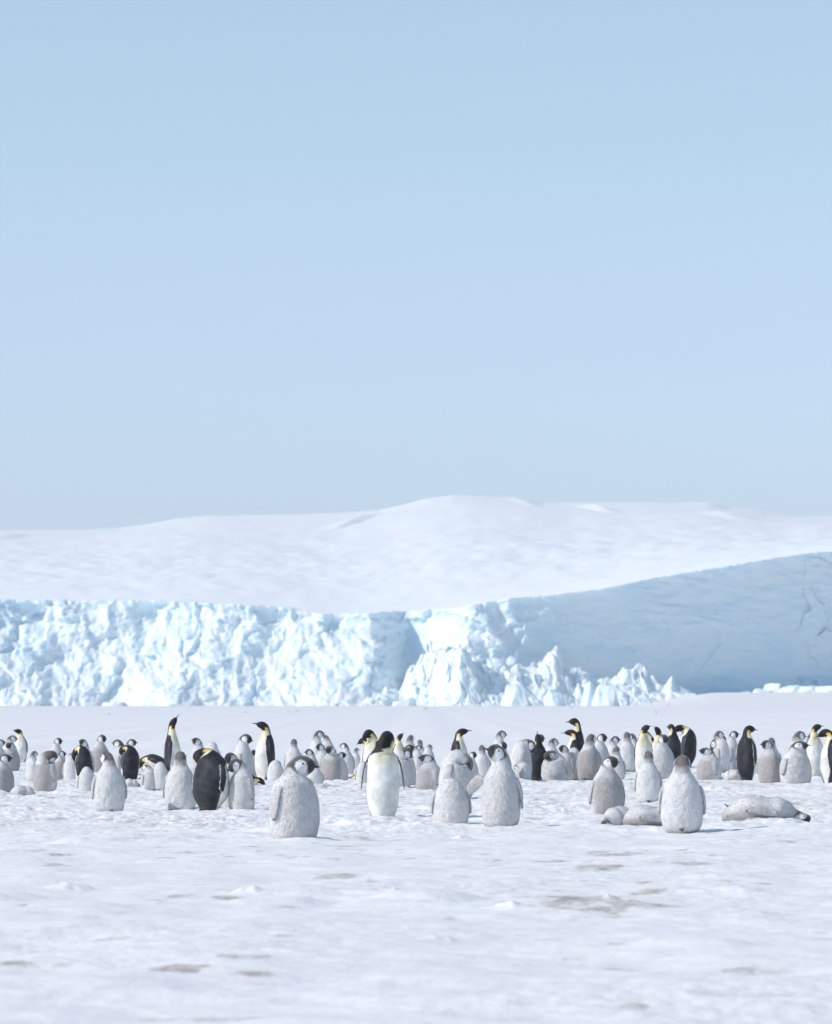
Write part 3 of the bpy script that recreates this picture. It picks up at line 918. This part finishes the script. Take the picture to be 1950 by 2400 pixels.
GROUPS = dict(chick="penguin chicks gathered on the sea ice", adult="adult penguins standing among the chicks", lying="penguins lying on the snow")
def bird(kind, px, top, base, width, yaw, pose, label, dist=None, show=True):
    """px: photograph column of the body centre, top/base: rows, width: columns it spans; yaw: 0 faces right, 90 away, 180 left, -90 the camera"""
    body, beak, eyes, co = build_bird(kind, pose)
    d = dist or solve_y(base)
    x = (px - 975) * d / FPX
    zg = float(macro(x, d))
    if dist is None:
        for _ in range(4):
            d = FPX * (CH - zg) / (base - HY); x = (px - 975) * d / FPX; zg = float(macro(x, d))
        if abs(HY + FPX * (CH - zg) / d - base) > 3: d = solve_y(base); x = (px - 975) * d / FPX; zg = float(macro(x, d))
    # size: the photographed height and width set the scale of this individual
    a = R(yaw)
    xr = co[:, 0] * math.cos(a) - co[:, 1] * math.sin(a)
    H = (HY - top) / FPX * d + CH - zg
    sz = H / co[:, 2].max()
    wm = (xr.max() - xr.min())
    sx = sz if not width else float(np.clip(width * (1.06 if kind == 'chick' and not pose.get('lie') else 1) * d / FPX / wm, .80 * sz, (1.5 if pose.get('lie') else 1.32) * sz))
    cxm = (xr.max() + xr.min()) / 2 * sx
    o = bpy.data.objects.new("penguin_chick" if kind == 'chick' else "adult_penguin", body)
    col.objects.link(o)
    o.location = (x - cxm, d, zg - 0.025)
    o.rotation_euler = (0, 0, a); o.scale = (sx, sx, sz)
    o["label"] = label; o["category"] = "penguin chick" if kind == 'chick' else "penguin"
    o["group"] = GROUPS['lying' if pose.get('lie') else kind]
    if show:
        b = bpy.data.objects.new("beak", beak); col.objects.link(b); b.parent = o
        if kind == 'chick':
            for em, p in eyes:
                e = bpy.data.objects.new("eye", em); col.objects.link(e); e.parent = o; e.location = p
    return o

A, K = 'adult', 'chick'
# kind, column, top row, base row, width, yaw, pose, label
BIRDS = [
 (A, 48, 1706, 1787, 35, -118, dict(twist=-30), "small distant adult with pale belly, head turned left, far left of the colony"),
 (K, 22, 1721, 1794, 40, 40, dict(twist=-20, neck=8), "chick facing away behind the white-faced chicks at the far left edge"),
 (K, -4, 1730, 1810, 40, 10, dict(), "chick mostly cut off by the left edge behind the dark grey chicks"),
 (K, 24, 1737, 1806, 44, -50, dict(neck=18, twist=-60, dark=1), "chick with bowed white face before the distant adult at the far left"),
 (K, 4, 1763, 1865, 56, -50, dict(twist=40, dark=1), "near grey chick cut by the left edge, beak pointing right"),
 (K, 53, 1836, 1867, 64, 20, dict(lie=1, neck=40, head=-20, tail=0), "pale chick asleep on its belly at the far left front"),
 (K, 76, 1757, 1830, 34, 60, dict(twist=-20), "slim pale chick behind the preening chick's left side, facing away"),
 (K, 106, 1755, 1856, 56, -140, dict(neck=85, twist=150, side=10, head=5, dark=1), "chick preening with its head folded down over its right shoulder"),
 (K, 132, 1726, 1812, 27, -60, dict(sink=0, twist=30), "chick with round white face above and behind the preening chick"),
 (K, 141, 1757, 1829, 28, -60, dict(twist=55, dark=1), "small chick beside the preening chick, beak pointing right"),
 (K, 166, 1762, 1832, 26, 90, dict(neck=40), "pale chick almost hidden behind the hunched dark adult on the left"),
 (A, 193, 1743, 1855, 50, 126, dict(neck=100, twist=50, side=20, lean=8, legs=.34, hs=1.1), "hunched dark adult with yellow neck patch, head bent left, seen from behind"),
 (K, 200, 1729, 1825, 34, -120, dict(head=-20, twist=-20), "chick with black and white face peering over the hunched adult's back"),
 (K, 234, 1719, 1812, 31, -75, dict(twist=40, dark=1), "tall slim chick standing behind the gap between hunched adult and big chick"),
 (K, 203, 1793, 1862, 44, 100, dict(neck=100, head=20, fat=1.05), "headless-looking pale chick bent forward in front of the hunched adult"),
 (K, 281, 1730, 1828, 44, 165, dict(head=-5), "pale chick facing left behind the black adult preening its chest"),
 (K, 256, 1757, 1902, 80, 105, dict(twist=25, fat=1.05), "large pale chick seen from behind beside the black adult preening its chest"),
 (K, 304, 1729, 1818, 40, -30, dict(twist=20), "chick with dark cap looking right over the black adult preening its chest"),
 (A, 303, 1743, 1829, 49, 118, dict(neck=85, twist=60, side=60, head=30), "black adult with its back turned preening its chest, left of the tall adult"),
 (K, 310, 1821, 1845, 44, 8, dict(lie=1, neck=20, head=-60, tail=0), "chick lying low on the snow just right of the large back-view chick"),
 (A, 372, 1764, 1826, 70, 180, dict(lean=42, back=30, neck=25, head=-25), "adult bowing low to the left, its dark back arched behind pale chicks"),
 (K, 350, 1788, 1851, 40, 130, dict(neck=25, twist=20, fat=1.05), "small hunched chick with brown crown below the bowing adult"),
 (K, 375, 1782, 1851, 42, 80, dict(neck=95, head=20), "rounded pale chick squeezed between the small hunched chick and a large chick"),
 (A, 404, 1678, 1830, 46, -2, dict(sink=-.1, head=-38, neck=-4, twist=-12), "tall adult pointing its beak up to the right, left half of the colony"),
 (K, 422, 1756, 1900, 78, 78, dict(twist=10, fat=1.03), "large pale chick seen from behind in front of the beak-raising adult"),
 (K, 464, 1726, 1818, 44, -150, dict(head=-18, twist=5), "chick lifting its beak to the left above the big hunched dark adult"),
 (K, 496, 1736, 1818, 34, 70, dict(neck=100, head=20), "round pale back of a chick just above the big hunched dark adult"),
 (A, 493, 1749, 1903, 90, 45, dict(neck=60, twist=130, head=56, side=34, fat=1.08, lean=5, legs=.36, hs=1.18), "biggest dark adult, hunched with its head folded to the left and a yellow patch"),
 (K, 546, 1759, 1895, 58, -150, dict(twist=10), "chick with dark face looking left between the big hunched adult and another chick"),
 (K, 566, 1773, 1903, 60, -140, dict(neck=28, twist=-20, head=8), "grey chick right of the big hunched adult, head lowered to the left"),
 (K, 570, 1717, 1830, 52, -15, dict(sink=0, twist=-12, head=12, neck=4), "tall chick looking right towards the upright adult's breast"),
 (K, 593, 1754, 1823, 26, -80, dict(dark=1), "small brown-grey chick seen through the gap left of the upright adult"),
 (A, 622, 1688, 1829, 53, -174, dict(head=-6, twist=6), "upright adult in profile facing left with a long black back"),
 (A, 575, 1806, 1842, 92, 4, dict(lie=1, neck=-12, head=-40, tail=0), "adult lying flat behind a chick, only black head with yellow patch showing"),
 (K, 688, 1729, 1815, 36, 85, dict(), "slim chick facing away just above the nearest big chick's head"),
 (K, 645, 1778, 1835, 40, 60, dict(neck=90, head=20), "chick with its head hidden, tucked behind the nearest big chick's left shoulder"),
 (K, 691, 1765, 1969, 112, -38, dict(twist=32, head=4, fat=1.03, neck=4, sink=.6, flip=2), "nearest and largest chick, looking right with white cheek and dark crown"),
 (K, 730, 1752, 1832, 32, -120, dict(twist=-50, dark=1), "small grey chick looking left, just right of the nearest big chick"),
 (K, 742, 1709, 1812, 38, 55, dict(sink=0, twist=-35, head=-8), "tall slim chick with small dark head turned away to the right"),
 (K, 767, 1719, 1812, 32, 110, dict(neck=20, twist=30), "chick with bowed dark head behind the tall slim chick"),
 (K, 756, 1739, 1826, 38, -110, dict(twist=-40), "chick whose white cheek shows left of the brown-bellied chick"),
 (K, 737, 1797, 1838, 44, 90, dict(neck=110, head=20, fat=1.2, tail=0), "low crouched chick in front of the small grey chick"),
 (K, 777, 1745, 1834, 58, -95, dict(twist=-25, dark=1, neck=6), "brown-bellied chick facing the camera in the cluster left of centre"),
 (K, 797, 1759, 1834, 38, -40, dict(twist=10), "chick peeking out right of the brown-bellied chick, beak to the right"),
 (K, 811, 1738, 1818, 34, 90, dict(twist=65), "chick with white cheek turned left, back to the camera, left of centre"),
 (K, 833, 1750, 1804, 22, 60, dict(twist=-20), "smallest far chick between the cluster and the central adults"),
 (A, 862, 1804, 1826, 110, 176, dict(lie=1, neck=25, head=-60, tail=0), "adult lying down with black and yellow head pointing left near the centre"),
 (A, 858, 1726, 1822, 34, -130, dict(neck=45, twist=-60), "adult behind the central pair, showing a black and yellow neck at its left"),
 (A, 874, 1706, 1840, 44, -100, dict(neck=38, twist=-60, head=18), "white-breasted adult directly behind the left side of the central preening adult"),
 (K, 850, 1780, 1841, 32, 95, dict(neck=70), "pale chick low down at the left hip of the central preening adult"),
 (A, 897, 1708, 1917, 94, -82, dict(neck=34, twist=158, head=58, sink=.4, flip=10, fat=1.1, hs=1.36), "central adult with cream belly, black head folded back showing a pale ear patch"),
 (A, 934, 1716, 1815, 32, -60, dict(twist=25, head=-25), "adult with raised beak behind the right shoulder of the central adult"),
 (K, 960, 1720, 1806, 30, 80, dict(twist=-20), "pale chick facing away behind the adult with raised beak at centre"),
 (K, 939, 1746, 1848, 42, -60, dict(neck=50, twist=60), "grey chick tucked against the right side of the central adult"),
 (K, 954, 1741, 1845, 34, -25, dict(head=-14, twist=10), "chick raising its dark beak right, second bird right of the central adult"),
 (K, 977, 1743, 1808, 26, 70, dict(twist=-60), "far chick with white cheek among the pale chicks right of centre"),
 (K, 984, 1731, 1802, 24, 95, dict(), "far chick facing away with grey-brown cap, right of centre"),
 (K, 1003, 1742, 1804, 26, 60, dict(neck=30), "far chick with hunched shoulders, outermost of the pale ones right of centre"),
 (K, 1005, 1764, 1858, 62, -158, dict(dark=1, head=-4), "profile chick facing left with one flipper across its grey flank, right of centre"),
 (A, 1076, 1704, 1830, 48, 2, dict(head=-2), "adult in profile facing right with yellow neck patch above the preening chicks"),
 (K, 1070, 1753, 1872, 80, -20, dict(neck=118, head=25, twist=10, fat=1.02), "large chick doubled over with its white-cheeked head hanging down right"),
 (K, 1105, 1758, 1840, 28, -20, dict(twist=-15), "chick looking right behind the doubled-over chick"),
 (K, 1057, 1817, 1935, 92, 95, dict(neck=105, head=30, fat=1.0), "headless-looking pale chick bent away from the camera, left of the one spreading a flipper"),
 (K, 1160, 1739, 1938, 94, -112, dict(twist=-45, head=-14, flipR=48, flipL=4), "big chick holding one flipper out to the left, looking left"),
 (K, 1170, 1709, 1806, 34, 40, dict(sink=0, twist=-20, neck=5), "tall far chick facing away above the flipper-spreading chick's head"),
 (K, 1130, 1743, 1832, 38, 95, dict(dark=1), "dark grey chick half hidden behind the flipper-spreading chick's left shoulder"),
 (K, 1176, 1735, 1830, 30, -60, dict(), "chick whose white cheek shows just behind the flipper-spreading chick's crown"),
 (K, 1224, 1729, 1830, 62, 10, dict(neck=50, twist=-8, back=8), "large pale chick bowing right beside the adult looking straight up"),
 (K, 1260, 1718, 1816, 36, -60, dict(twist=20), "chick with round white face behind the upward-looking adult's head"),
 (A, 1262, 1717, 1828, 50, 112, dict(head=-62, neck=-4), "adult with its back to the camera looking straight up, beak vertical"),
 (K, 1291, 1727, 1822, 40, 60, dict(twist=-30, neck=10), "chick with grey nape between the upward-looking adult and two black-backed adults"),
 (K, 1225, 1783, 1831, 50, 160, dict(neck=95, head=15), "small hunched chick with brown head tucked down, front of the right cluster"),
 (K, 1301, 1755, 1831, 62, -125, dict(neck=48, twist=-10, head=10, fat=1.05), "preening chick with brown hood bent to its chest, right of the upward-looking adult"),
 (K, 1325, 1743, 1830, 42, -130, dict(twist=-15), "chick looking left in front of the two overlapping black adults"),
 (K, 1345, 1749, 1830, 32, 80, dict(neck=80), "pale rounded chick at the foot of the two overlapping black adults"),
 (A, 1345, 1707, 1822, 52, 155, dict(head=2, neck=8), "shorter of the two overlapping adults, black beak pointing left"),
 (A, 1352, 1680, 1818, 42, 172, dict(sink=0, head=8), "taller of the two overlapping adults with head highest in the right half"),
 (K, 1381, 1717, 1831, 56, -95, dict(twist=150, neck=6, dark=1), "brown-grey chick with its head turned right round, beside the black adults"),
 (K, 1405, 1716, 1818, 44, -60, dict(twist=25), "chick with white face looking right behind the brown-grey chick"),
 (K, 1436, 1722, 1812, 28, 50, dict(twist=-40), "small far chick touching the white-faced chick from the right"),
 (K, 1443, 1747, 1831, 46, 75, dict(twist=-10), "pale chick facing away behind the grey chick with open stance at right"),
 (K, 1422, 1767, 1914, 84, -68, dict(twist=28, dark=1, fat=1.02), "big grey-bellied chick looking right, standing behind the sleeping chicks"),
 (K, 1446, 1884, 1936, 78, -132, dict(lie=1, neck=30, head=-66, tail=0, dark=1), "sleeping chick with brown white-spotted head resting on the snow"),
 (K, 1528, 1881, 1936, 152, 8, dict(lie=1, neck=30, head=-50, tail=0, dark=1), "sleeping chick lying between the brown-headed sleeper and the largest right-hand chick"),
 (K, 1469, 1713, 1808, 48, 88, dict(), "pale far chick with grey crown facing away, left of the adult group"),
 (K, 1486, 1716, 1806, 30, 120, dict(twist=20), "pale chick just visible behind the far chick left of the adult group"),
 (A, 1508, 1696, 1824, 38, -80, dict(twist=40, head=-10), "leftmost adult of the right group, white breast and beak raised right"),
 (A, 1518, 1709, 1820, 42, -150, dict(neck=42, head=5, twist=-15), "adult with orange neck bowed left inside the right group"),
 (A, 1545, 1700, 1822, 40, -115, dict(head=-22, twist=-15), "adult facing the camera with beak raised left in the right group"),
 (K, 1551, 1718, 1826, 58, -72, dict(twist=15), "chick with brown ring round its white face in front of the adult group"),
 (A, 1578, 1694, 1812, 38, 105, dict(head=5, twist=25), "black-backed adult facing away with yellow collar on its left"),
 (A, 1605, 1696, 1800, 56, 148, dict(neck=62, twist=70, head=-8, lean=-4, legs=.3), "large black-backed adult bending its yellow neck, right end of the adult group"),
 (K, 1519, 1756, 1879, 64, 88, dict(), "pale chick seen from behind below the adult group, brown crown"),
 (K, 1598, 1764, 1947, 106, 85, dict(fat=1.03), "largest chick at right seen from behind, brown crown, standing by the sleepers"),
 (K, 1661, 1749, 1833, 60, -160, dict(head=-6, dark=1), "grey chick facing left at the ridge, beak level, right of the largest back-view chick"),
 (K, 1688, 1726, 1812, 40, 150, dict(neck=75, twist=20), "preening chick with grey head tucked down behind the grey left-facing chick"),
 (K, 1680, 1710, 1806, 24, 60, dict(twist=-30), "far chick with dark head above the preening chick at right"),
 (K, 1694, 1721, 1804, 28, 88, dict(), "far chick facing away with brown crown, left of the open-beaked one"),
 (K, 1716, 1710, 1804, 26, -10, dict(sink=0, head=0, twist=-10), "slim far chick with dark beak open to the right, left of the lone black adult"),
 (A, 1751, 1697, 1832, 52, 48, dict(twist=-15, head=12, fat=1.06, legs=.3), "lone black adult seen from behind looking down to the right"),
 (K, 1714, 1801, 1831, 52, 170, dict(lie=1, neck=20, head=-30, tail=0), "pale chick lying down behind the feet of the lone black adult"),
 (K, 1808, 1726, 1820, 34, 90, dict(), "chick whose brown crown shows behind the brown-bellied chick by the lone adult"),
 (K, 1804, 1731, 1837, 58, -105, dict(twist=-50, dark=1), "brown-bellied chick looking left beside the lone black adult"),
 (K, 1868, 1710, 1828, 52, 40, dict(twist=-12, neck=4), "tall pale chick with grey crown behind the right-looking chick near the right edge"),
 (K, 1865, 1733, 1838, 72, -45, dict(twist=25, fat=1.02), "plump pale chick looking right near the right edge"),
 (K, 1899, 1714, 1806, 26, 0, dict(), "chick with dark-rimmed white face left of the two adults at the right edge"),
 (A, 1908, 1694, 1820, 40, -75, dict(twist=45, head=-4), "white-breasted adult looking right, farther of the two at the right edge"),
 (A, 1946, 1705, 1838, 58, 160, dict(neck=22, twist=5, head=12), "black-backed adult with orange patch cut by the right edge"),
 (K, 1796, 1858, 1926, 218, 3, dict(lie=1, neck=24, head=-62, twist=-25, dark=1), "long chick lying stretched out alone on the snow at right"),
]
for b in BIRDS:
    bird(*b)
    
# ------------------------------------------------------------------ seals and a lone bird far out on the ice
def seal_mesh():
    rings = []
    for u in np.linspace(0, 1, 18):
        r = 0.30 * math.sin(math.pi * (0.04 + 0.90 * u ** 0.8)) ** 0.8
        z = 0.26 + (0.10 * (u - .75) if u > .75 else 0)
        c = np.array([(u - .5) * 2.4, 0, z * .8])
        q = np.linspace(0, 2*math.pi, 14, endpoint=False)
        rings.append(np.array([c + np.array((0, r * math.cos(k), max(-.2, .85 * r * math.sin(k)))) for k in q]))
    v, q, cp = tube(rings)
    n = len(v)
    fins = []
    for side in (-1, 1):        # tail fins
        pr = [np.array([np.array([-1.15 - .35 * u, side * (.05 + .12 * u), .12 + .06 * u]) + np.array((0, side * .08 * math.cos(k), .02 * math.sin(k))) for k in np.linspace(0, 2*math.pi, 8, endpoint=False)]) for u in (0, .5, 1)]
        fins.append(tube(pr))
        pr = [np.array([np.array([.35 - .2 * u, side * (.25 + .15 * u), .14 - .05 * u]) + np.array((.08 * math.cos(k), 0, .02 * math.sin(k))) for k in np.linspace(0, 2*math.pi, 8, endpoint=False)]) for u in (0, .5, 1)]
        fins.append(tube(pr))
    V, F_ = [v], q + cp; off = n
    for fv, fq, fc in fins:
        V.append(fv); F_ = F_ + [tuple(i + off for i in f) for f in fq + fc]; off += len(fv)
    me = bpy.data.meshes.new("seal"); me.from_pydata(np.concatenate(V).tolist(), [], F_); me.update()
    for p in me.polygons: p.use_smooth = True
    me.materials.append(simple_material("seal_fur", (0.17, 0.15, 0.14), 0.6))
    return me
SM = seal_mesh()
for px, py, w, flip, lab in ((256, 1675, 9, 0, "seal resting alone on the far ice at left"), (575, 1671, 9, 1, "seal on the far ice directly above the upright left-facing adult"),
        (676, 1669.5, 7, 0, "left one of two seals lying close together on the far ice"), (697, 1667.5, 8, 1, "right one of two seals lying close together on the far ice"),
        (998, 1664.5, 10, 0, "seal on the far ice above the right-facing adult at centre"), (1340, 1660, 10, 1, "seal on the far ice above the tallest adult of the right half"),
        (1568, 1657, 8, 0, "seal nearest the ice cliff on the right"), (1172, 1644, 6, 1, "small dark seal at the very foot of the broken ice")):
    d = FPX * (CH + .18) / (py - HY)
    d = min(d, 1010)
    o = bpy.data.objects.new("seal", SM); col.objects.link(o)
    x = (px - 975) * d / FPX
    o.location = (x, d, float(macro(x, d)))
    s = w * d / FPX / 2.9; o.scale = (s, s, s * 1.0)
    o.rotation_euler = (0, 0, math.pi * flip + .15)
    o["label"] = lab; o["category"] = "seal"; o["group"] = "seals resting on the far ice"
bird(A, 1537, 1664, 1674.5, 0, -60, dict(res=2.2), "tiny lone adult far out on the ice above the right-hand adults", show=False)

# ------------------------------------------------------------------ cold haze that softens the cliff and the hill
def build_haze():
    bm = bmesh.new()
    bmesh.ops.create_cube(bm, size=1.0)
    me = bpy.data.meshes.new("haze"); bm.to_mesh(me); bm.free()
    o = bpy.data.objects.new("haze", me); col.objects.link(o)
    o.scale = (12000, 6400, 330); o.location = (0, 2400, 330 / 2 - 120)
    o["kind"] = "stuff"
    m = bpy.data.materials.new("haze"); m.use_nodes = True
    t = m.node_tree; t.nodes.clear()
    v = t.nodes.new('ShaderNodeVolumePrincipled')
    v.inputs['Color'].default_value = (0.87, 0.92, 1.0, 1)
    v.inputs['Density'].default_value = 0.00014
    v.inputs['Anisotropy'].default_value = 0.0
    out = t.nodes.new('ShaderNodeOutputMaterial')
    t.links.new(v.outputs[0], out.inputs['Volume'])
    me.materials.append(m)
build_haze()
